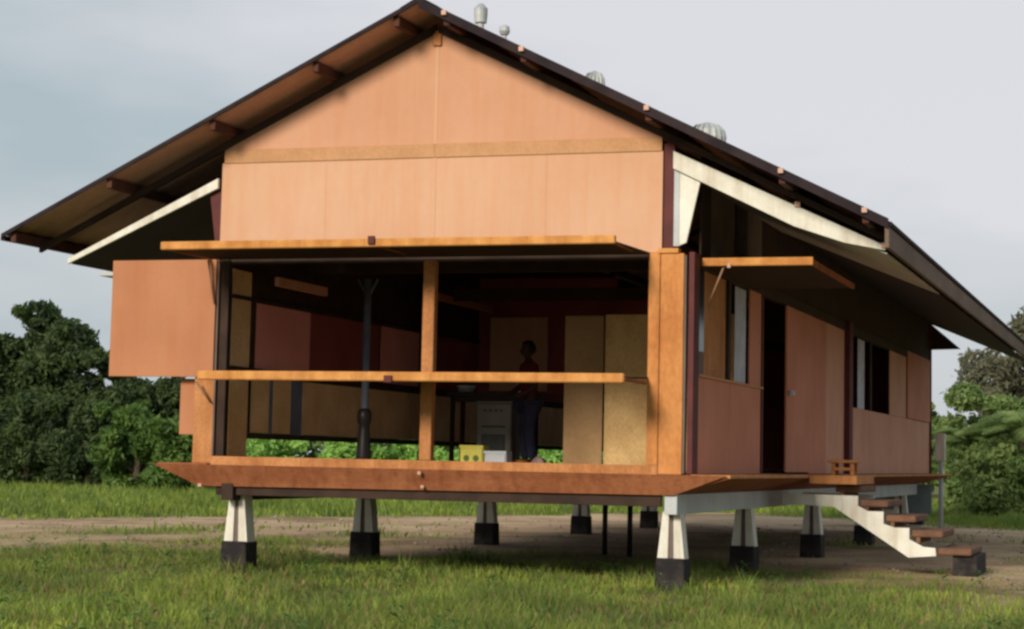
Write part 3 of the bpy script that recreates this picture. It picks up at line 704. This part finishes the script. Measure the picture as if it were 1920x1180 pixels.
# ---------------------------------------------------------------- standing person
def person(loc, rz):
    root = thing('person', 'person in dark red shirt and navy trousers standing inside, right of the middle post', 'person', loc, rz)
    root.rotation_euler = (0, 0, rz)
    def skin(name, verts, edges, radii, material, rootv=0, sub=2):
        me = bpy.data.meshes.new(name); me.from_pydata(verts, edges, [])
        o = bpy.data.objects.new(name, me); COL.objects.link(o)
        mo = o.modifiers.new('skin', 'SKIN'); mo.use_smooth_shade = True
        for i, r in enumerate(radii):
            sv = me.skin_vertices[0].data[i]; sv.radius = (r, r) if not isinstance(r, tuple) else r
            sv.use_root = (i == rootv)
        s = o.modifiers.new('sub', 'SUBSURF'); s.levels = sub; s.render_levels = sub
        me.materials.append(material); o.parent = root; return o
    # faces -Y in own frame, metres, 1.74 tall
    V = [(0, 0, .93), (0, .01, 1.12), (0, .0, 1.32), (0, .0, 1.43), (0, -.01, 1.50), (0, -.02, 1.56),
         (-.18, 0, 1.40), (-.24, -.02, 1.14), (-.20, -.22, 1.02), (-.18, -.30, 1.01),
         (.18, 0, 1.40), (.25, -.01, 1.14), (.20, -.20, 1.00), (.18, -.28, 1.0),
         (-.10, 0, .86), (-.12, -.01, .48), (-.13, .02, .09), (-.13, -.13, .04),
         (.10, 0, .86), (.12, -.03, .48), (.14, .02, .09), (.14, -.13, .04)]
    E_ = [(0,1),(1,2),(2,3),(3,4),(4,5),(3,6),(6,7),(7,8),(8,9),(3,10),(10,11),(11,12),(12,13),(0,14),(14,15),(15,16),(16,17),(0,18),(18,19),(19,20),(20,21)]
    Rr = [(.15,.11),(.13,.10),(.17,.11),(.11,.08),.052,.05,.062,.046,.034,.026,.062,.046,.034,.026,.088,.062,.042,.036,.088,.062,.042,.036]
    skin('body', V, E_, Rr, M['skin'])
    S = [(0, 0, .90), (0, .01, 1.12), (0, 0, 1.32), (0, 0, 1.42), (-.18, 0, 1.40), (-.232, -.01, 1.20), (.18, 0, 1.40), (.238, -.005, 1.20)]
    skin('shirt', S, [(0,1),(1,2),(2,3),(3,4),(4,5),(3,6),(6,7)], [(.175,.13),(.155,.125),(.19,.135),(.11,.09),.080,.066,.080,.066], M['shirt'])
    T = [(0, 0, .95), (-.10, 0, .85), (-.12, -.01, .48), (-.13, .02, .10), (.10, 0, .85), (.12, -.03, .48), (.14, .02, .10)]
    skin('trousers', T, [(0,1),(1,2),(2,3),(0,4),(4,5),(5,6)], [(.165,.125),.108,.082,.066,.108,.082,.066], M['trousers'])
    for sx in (-1, 1):
        for f in range(5):
            bx = sx*(.18 + (f-2)*.018) if f < 4 else sx*.145
            L_ = (.065, .075, .07, .055, .045)[f]
            y0 = -.315 if f < 4 else -.29
            skin('finger', [(bx, y0+.03, 1.005), (bx, y0-L_*.5, 1.0), (bx, y0-L_, .975)], [(0,1),(1,2)], [.010, .009, .007], M['skin'], sub=1)
    bm = bmesh.new(); bmesh.ops.create_uvsphere(bm, u_segments=24, v_segments=18, radius=.1)
    for v_ in bm.verts:
        c = v_.co
        x, y, z = c.x*.78, c.y*.98, c.z*1.18
        if z < -.02: x *= 1 + (z+.02)*2.2; y = y*(1+(z+.02)*1.2) - .004
        if y < -.06 and abs(x) < .018 and -.045 < z < .02: y -= .022*(1-abs(x)/.018)*(1 - abs(z+.03)/.06)
        if y < -.05 and .0 < z < .022 and .016 < abs(x) < .045: y += .008
        if y < -.05 and abs(x) < .03 and -.068 < z < -.056: y -= .006
        v_.co = Vector((x, y-.03, z+1.645))
    hd = fin('head', bm, M['skin'], None, smooth=True); hd.parent = root
    for sx in (-1, 1):
        bm = bmesh.new(); bmesh.ops.create_uvsphere(bm, u_segments=10, v_segments=8, radius=.03)
        for v_ in bm.verts: v_.co = Vector((v_.co.x*.3+sx*.08, v_.co.y*.6-.02, v_.co.z+1.64))
        e = fin('ear', bm, M['skin'], None, smooth=True); e.parent = hd
        bm = bmesh.new(); bmesh.ops.create_uvsphere(bm, u_segments=10, v_segments=8, radius=.011)
        for v_ in bm.verts: v_.co = Vector((v_.co.x+sx*.03, v_.co.y-.108, v_.co.z+1.656))
        e = fin('eye', bm, M['hair'], None, smooth=True); e.parent = hd
    bm = bmesh.new(); bmesh.ops.create_uvsphere(bm, u_segments=24, v_segments=16, radius=.112)
    bmesh.ops.delete(bm, geom=[v_ for v_ in bm.verts if v_.co.z < -.055 or (v_.co.y < -.045 and v_.co.z < .045)], context='VERTS')
    rr = random.Random(3)
    for v_ in bm.verts: v_.co = Vector((v_.co.x*.86, v_.co.y*1.0-.02, v_.co.z*1.12+1.66))*1.0 + Vector((rr.uniform(-.006,.006), rr.uniform(-.006,.006), rr.uniform(-.004,.008)))
    h = fin('hair', bm, M['hair'], None, smooth=True); h.parent = root
    return root
pr = person((-3.36, 5.75, .012), R(-50))

# ---------------------------------------------------------------- vegetation
def leaf_cloud(name, centers, radii, n, size, material, parent, seed, flat=.75):
    rg = np.random.default_rng(seed)
    centers = np.array(centers, float); radii = np.array(radii, float)
    w = radii**1.8; w /= w.sum()
    ci = rg.choice(len(centers), n, p=w)
    d = rg.normal(size=(n, 3)); d /= np.linalg.norm(d, axis=1)[:, None]
    rr = rg.uniform(.25, 1.0, n)**.45
    # clumps: perturb the radius with direction-dependent lobes
    lob = 1 + .22*np.sin(d[:, 0]*7+ci*1.3)*np.cos(d[:, 1]*6+ci)*np.sin(d[:, 2]*8+ci*.7)
    p = centers[ci] + d*(radii[ci]*rr*lob)[:, None]*np.array([1, 1, flat])
    nrm = d*.55 + rg.normal(size=(n, 3))*.75; nrm /= np.linalg.norm(nrm, axis=1)[:, None]
    a = np.cross(nrm, rg.normal(size=(n, 3))); a /= np.linalg.norm(a, axis=1)[:, None]
    b = np.cross(nrm, a); s = size*rg.uniform(.55, 1.35, n)[:, None]
    co = np.stack([p - a*s, p - b*s*.38, p + a*s, p + b*s*.38], 1).reshape(-1, 3)
    co[:, 2] = np.maximum(co[:, 2], G)
    f = np.arange(n*4).reshape(-1, 4)
    me = mesh_np(name, co, f); o = link(name, me, material, parent); o.location = -Vector(parent.location)
    o.rotation_euler = (0, 0, 0); return o
def tree(name, label, cat, x, y, h, r, material, seed, n=9000, size=.13, low=.15, group=None, lobes=10, tall=1.0, hollow=None):
    rd = random.Random(seed)
    t = thing(name, label, cat, (x, y, G), 0, group)
    cs, rs = [], []
    for i in range(lobes):
        f = i/max(1, lobes-1)
        z = G + h*(low + (.86-low)*f)
        spread = r*(1 - .55*abs(f-.38)**1.2)*(.78 if f < .9 else .35)
        a = rd.uniform(0, 6.28); q = rd.uniform(.2, .85)*spread
        cs.append((x+math.cos(a)*q, y+math.sin(a)*q*.8, z + rd.uniform(-.1, .1)*h)); rs.append(r*rd.uniform(.30, .52))
    for i in range(lobes//2):
        a = rd.uniform(0, 6.28); cs.append((x+math.cos(a)*r*.75, y+math.sin(a)*r*.6, G+h*rd.uniform(.5, 1.0))); rs.append(r*rd.uniform(.12, .24))
    if cat == 'tree':
        for i in range(9):
            a = rd.uniform(0, 6.28); q = rd.uniform(0, .8)*r; cs.append((x+math.cos(a)*q, y+math.sin(a)*q, G+h*(.97-.25*q/r)+rd.uniform(-.10, .05)*h)); rs.append(r*rd.uniform(.10, .22))
    bm = bmesh.new()
    bm_tube(bm, (x, y, G-.1), (x+.1, y, G+h*.45), r*.07+.04, r*.05+.02, 8)
    tr = fin('trunk', bm, M['bark'], t, smooth=True)
    for c, q in list(zip(cs, rs))[:lobes:2]:
        b2 = bmesh.new(); z0 = G + min(h*.42, max(.1, (c[2]-G)*.5))
        bm_tube(b2, (x+.05, y, z0), c, r*.035+.015, .012, 6); fin('limb', b2, M['bark'], tr, smooth=True)
    leaf_cloud('crown', cs, rs, n, size, material, t, seed)
    return t
GL = 'dark trees along the left edge of the yard'
#        x      y     h    r   mat  seed label
tree('tree', 'tall dark broadleaf tree at the far left edge with a ragged top', 'tree', -38.4, 44.5, 6.0, 2.6, M['leaf_dark'], 1, 22000, .15, .06, lobes=18)
tree('tree', 'dark tree with the highest pointed crown in the left tree line', 'tree', -36.0, 45.5, 6.9, 2.1, M['leaf_dark'], 2, 20000, .15, .06, lobes=17)
tree('tree', 'dark rounded tree right of the highest pointed crown in the left tree line', 'tree', -34.1, 44.6, 6.1, 2.0, M['leaf_dark'], 3, 20000, .15, .06, lobes=16)
tree('tree', 'lower dark green tree just left of the swung out orange shutter', 'tree', -32.0, 44.4, 5.0, 1.8, M['leaf_dark'], 4, 17000, .14, .04, lobes=15)
tree('tree', 'tall thin dark tree outside the left picture edge, behind the ragged tree', 'tree', -41.6, 46.0, 6.6, 2.3, M['leaf_dark'], 5, 9000, .15, .05)
tree('bush', 'dark low bush at the foot of the left tree line, nearest the left picture edge', 'bush', -36.9, 42.4, 3.2, 2.2, M['leaf_dark'], 6, 13000, .13, .02)
tree('bush', 'dark low bush at the foot of the pointed tree in the left tree line', 'bush', -34.6, 42.6, 3.2, 2.1, M['leaf_dark'], 21, 12000, .13, .02)
tree('bush', 'dark bush between the left tree line and the green bushes', 'bush', -31.9, 42.4, 3.1, 2.0, M['leaf_dark'], 9, 12000, .12, .02)
tree('tree', 'dark green tree behind the bushes directly below the swung out orange shutter', 'tree', -30.0, 45.2, 4.2, 1.7, M['leaf_dark'], 22, 12000, .13, .04, lobes=13)
tree('bush', 'mid green bush below the swung out orange shutter', 'bush', -29.2, 41.0, 3.0, 1.7, M['leaf_mid'], 7, 12000, .12, .02)
tree('bush', 'bright green leafy bush directly left of the house corner above the ledge', 'bush', -26.6, 39.5, 2.6, 1.7, M['leaf_mid'], 8, 9000, .12, .05)
tree('tree', 'pale green sapling tree rising behind the green bushes left of the house', 'tree', -29.6, 46.0, 3.9, 1.5, M['leaf_mid'], 10, 8000, .12, .2)
tree('tree', 'small tree just visible in the gap between the two orange shutters', 'tree', -27.2, 47.0, 3.6, 1.4, M['leaf_mid'], 20, 8000, .12, .2)
for i, (x, y, h) in enumerate(((-24.6, 42.5, 2.3), (-22.2, 43.0, 2.2), (-19.8, 43.5, 2.4), (-17.4, 44.0, 2.2), (-15.0, 44.2, 2.4), (-12.6, 44.5, 2.5))):
    tree('bush', ['light green bush seen through the left gap under the inner wall panels',
                  'light green bush behind the house, second from the left seen under the wall panels',
                  'light green bush behind the house, seen left of the pole foot',
                  'light green bush behind the house, seen right of the pole foot',
                  'light green bush behind the house, seen at the middle post',
                  'light green bush behind the house, seen behind the yellow box'][i], 'bush', x, y, h, 1.6, M['leaf_back'], 30+i, 9000, .12, .02, group='bushes behind the house')
# right side
def back(x, y, k=1.20): return 5.265 + (x-5.265)*k, -20.78 + (y+20.78)*k
tree('tree', 'olive brown tree with a spreading crown at the right picture edge', 'tree', *back(1.7, 36.0), 6.7, 2.9, M['leaf_brown'], 11, 17000, .13, .40, lobes=15)
tree('tree', 'tall hazy green tree whose top shows behind the roof at the right picture edge', 'tree', *back(1.6, 48.0), 8.31, 2.4, M['leaf_mid'], 12, 9000, .14, .3)
tree('bush', 'bright green bush beside the far corner of the house', 'bush', *back(0.1, 31.5), 3.74, 1.38, M['leaf_light'], 13, 9000, .11, .02)
tree('bush', 'bright green bush in the middle of the right hedge', 'bush', *back(1.5, 31.0), 4.09, 1.44, M['leaf_light'], 14, 9000, .11, .02)
tree('bush', 'mid green bush at the right picture edge under the brown tree', 'bush', *back(2.9, 30.5), 3.51, 1.56, M['leaf_mid'], 15, 9000, .11, .02)
tree('bush', 'low green bush in front of the right hedge', 'bush', *back(1.5, 25.5), 1.9, 1.7, M['leaf_light'], 16, 10000, .10, .02)
tree('bush', 'dark green bush behind the right hedge', 'bush', *back(2.2, 33.5), 4.21, 1.8, M['leaf_dark'], 17, 7000, .12, .02)
tree('bush', 'green bush beyond the right picture edge', 'bush', *back(5.0, 30.0), 3.51, 1.92, M['leaf_mid'], 18, 7000, .12, .02)
tree('tree', 'brown green tree beyond the right picture edge', 'tree', *back(6.6, 34.0), 6.32, 2.88, M['leaf_brown'], 19, 8000, .14, .3)
def palm(label, x, y, h, n, ln, seed, material):
    rg = random.Random(seed); t = thing('palm', label, 'palm', (x, y, G))
    bm = bmesh.new(); bm_tube(bm, (x, y, G-.05), (x+.08, y, G+h), .09, .06, 8); fin('trunk', bm, M['bark'], t, smooth=True)
    for k in range(n):
        a = k*2.399 + rg.uniform(-.2, .2); up = rg.uniform(.35, 1.35); L_ = ln*rg.uniform(.8, 1.15)
        pts = []
        for i in range(9):
            f = i/8; rr_ = L_*(f*math.cos(up)*.95 + .35*f*f*math.sin(up)); zz = L_*(f*math.sin(up) - .75*f*f)
            pts.append(Vector((x+.08+math.cos(a)*rr_, y+math.sin(a)*rr_, max(G+.05, G+h+zz))))
        bm = bmesh.new(); side = Vector((-math.sin(a), math.cos(a), 0))
        for i in range(8):
            for q_ in range(3):
                f = (i+q_/3)/8; p_ = pts[i].lerp(pts[i+1], q_/3); d_ = (pts[i+1]-pts[i]).normalized()
                w_ = L_*.24*math.sin(math.pi*min(.97, f*.9+.09))
                for sg in (-1, 1):
                    e_ = p_ + side*sg*w_ + d_*w_*.7 + Vector((0, 0, -w_*.35))
                    o1 = d_*.025
                    bm.faces.new([bm.verts.new(v_) for v_ in (p_-o1, p_+o1, (p_+e_)/2+o1*1.3+Vector((0,0,.03)), e_, (p_+e_)/2-o1*1.3+Vector((0,0,.03)))])
        fin('frond', bm, material, t)
    return t
palm('palm with bright arching fronds beside the far corner of the house', *back(.55, 29.6, 1.13), 1.9, 18, 1.9, 1, M['leaf_light'])
palm('young palm with upright yellow green fronds in the middle of the right hedge', *back(1.75, 29.2, 1.12), 2.3, 18, 2.0, 2, M['leaf_light'])
palm('palm with drooping fronds at the right picture edge', *back(2.7, 28.8, 1.12), 1.5, 16, 1.9, 3, M['leaf_mid'])
# far wood on the horizon behind the house
def far_wood():
    rg = np.random.default_rng(8); cs, rs = [], []
    for i in range(110):
        x = -75 + i*1.1; cs.append((x, 75+rg.uniform(-4, 4), G+rg.uniform(.6, 2.4))); rs.append(rg.uniform(1.2, 2.2))
    h = thing('far', '', '', (0, 0, 0)); o = leaf_cloud('far_wood', cs, rs, 60000, .28, M['leaf_mid'], h, 8)
    o.parent = None; o.location = (0, 0, 0); bpy.data.objects.remove(h); o['kind'] = 'stuff'
    o['label'] = 'low line of far trees behind the house'; o['category'] = 'far trees'
far_wood()

def stones():
    rg = np.random.default_rng(12); n = 900
    u = rg.uniform(-16, 12, n); v = rg.uniform(3, 24, n); x = u*RT[0]+v*FW[0]; y = u*RT[1]+v*FW[1]
    k = turf_mask(x, y) < .5; x, y = x[k], y[k]; n = len(x)
    base = np.array([(1,0,0),(0,1,0),(-1,0,0),(0,-1,0),(0,0,1),(0,0,-1)], float)
    F_ = np.array([(0,1,4),(1,2,4),(2,3,4),(3,0,4),(1,0,5),(2,1,5),(3,2,5),(0,3,5)])
    s_ = rg.uniform(.012, .05, n)**1.0
    co = (base[None]*rg.uniform(.6, 1.3, (n, 6, 1))*s_[:, None, None]*np.array([1, 1, .6]) + np.stack([x, y, np.full(n, G+.01)], 1)[:, None]).reshape(-1, 3)
    f = (F_[None] + (np.arange(n)*6)[:, None, None]).reshape(-1, 3)
    o = link('stones', mesh_np('stones', co, f), mat('grey_stones', (.38, .33, .27), (.22, .18, .14), scale=3), None, 'stuff')
    o['label'] = 'small stones scattered over the bare earth track'; o['category'] = 'stones'
stones()
# ---------------------------------------------------------------- grass
def grass(name, label, n, u0, u1, v0, v1, hmin, hmax, wd, material, seed, power=1.0, dry=False, bias=None):
    rg = np.random.default_rng(seed)
    u = rg.uniform(u0, u1, n); v = rg.uniform(v0, v1, n)
    if bias: v = v0 + (v1-v0)*rg.uniform(0, 1, n)**bias
    x = u*RT[0] + v*FW[0]; y = u*RT[1] + v*FW[1]
    m_ = turf_mask(x, y); cl = np.clip(.75 + .6*vnoise(x*1.0, y*1.0, .45), 0.15, 1.3)
    keep = rg.uniform(0, 1, n) < (m_**power)*np.clip(cl, .2, 1)*(1 if not dry else .9)
    x, y, m_, cl, v = x[keep], y[keep], m_[keep], cl[keep], v[keep]; k = len(x)
    tuft = 1 + 1.1*sm(.55, 1.2, vnoise(x*1.0+13, y+5, .33))
    h = rg.uniform(hmin, hmax, k)*(.30 + .70*m_)*np.clip(cl, .4, 1.25)*tuft
    a = rg.uniform(0, 2*np.pi, k); ln = rg.uniform(.15, .75, k)*h; b = rg.uniform(0, 2*np.pi, k)
    z = np.full(k, G-.02); w = wd*rg.uniform(.6, 1.4, k)
    dx, dy = np.cos(a)*w, np.sin(a)*w
    p0 = np.stack([x-dx, y-dy, z], 1); p1 = np.stack([x+dx, y+dy, z], 1)
    mx, my = x+np.cos(b)*ln*.35, y+np.sin(b)*ln*.35
    p2 = np.stack([mx+dx*.7, my+dy*.7, z+h*.62], 1); p3 = np.stack([mx-dx*.7, my-dy*.7, z+h*.62], 1)
    tp = np.stack([x+np.cos(b)*ln, y+np.sin(b)*ln, z+h], 1)
    co = np.stack([p0, p1, p2, p3, tp], 1).reshape(-1, 3)
    i = np.arange(k)*5
    f = np.concatenate([np.stack([i, i+1, i+2], 1), np.stack([i, i+2, i+3], 1), np.stack([i+3, i+2, i+4], 1)])
    me = mesh_np(name, co, f); o = link(name, me, material, None, 'stuff'); o['label'] = label; o['category'] = 'grass'; return o
grass('grass', 'green tufted grass in front of the house', 300000, -14, 10, -9.5, 16, .06, .21, .007, M['grass'], 1, bias=1.35)
def weeds():
    rg = np.random.default_rng(77); n = 420
    u = rg.uniform(-12, 9, n); v = rg.uniform(-9, 7.5, n)
    x = u*RT[0] + v*FW[0]; y = u*RT[1] + v*FW[1]
    k = (turf_mask(x, y) > .35) & (vnoise(x, y, 1.6) > -.1); x, y = x[k], y[k]
    cs, N = [], 26
    co = []
    for px_, py_ in zip(x, y):
        rad = rg.uniform(.05, .17); a = rg.uniform(0, 6.28, N); q = rg.uniform(0, rad, N); z = rg.uniform(.03, .20, N)
        cx, cy_ = px_+np.cos(a)*q, py_+np.sin(a)*q; ll = rg.uniform(.02, .045, N); b = rg.uniform(0, 6.28, N); t = rg.uniform(-.6, .9, N)
        dx, dy, dz = np.cos(b)*ll, np.sin(b)*ll, t*ll
        ex, ey = -np.sin(b)*ll*.45, np.cos(b)*ll*.45
        c = np.stack([cx, cy_, G+z], 1)
        co.append(np.stack([c, c+np.stack([dx+ex, dy+ey, dz], 1), c+np.stack([2*dx, 2*dy, dz*1.2], 1), c+np.stack([dx-ex, dy-ey, dz], 1)], 1).reshape(-1, 3))
    co = np.concatenate(co); me = mesh_np('weeds', co, np.arange(len(co)).reshape(-1, 4))
    o = link('weeds', me, M['weed'], None, 'stuff'); o['label'] = 'low broadleaf weeds among the front grass'; o['category'] = 'weeds'
weeds()
grass('grass', 'dry straw coloured grass among the green in front of the house', 70000, -13, 10, -9.5, 10.5, .05, .17, .006, M['grass_dry'], 2, power=.45)
grass('grass', 'far strip of green grass below the tree line', 150000, -34, 16, 13, 54, .13, .34, .020, M['grass'], 3)
grass('grass', 'grass at the foot of the right hedge', 60000, 8, 20, 14, 44, .12, .30, .015, M['grass'], 4)
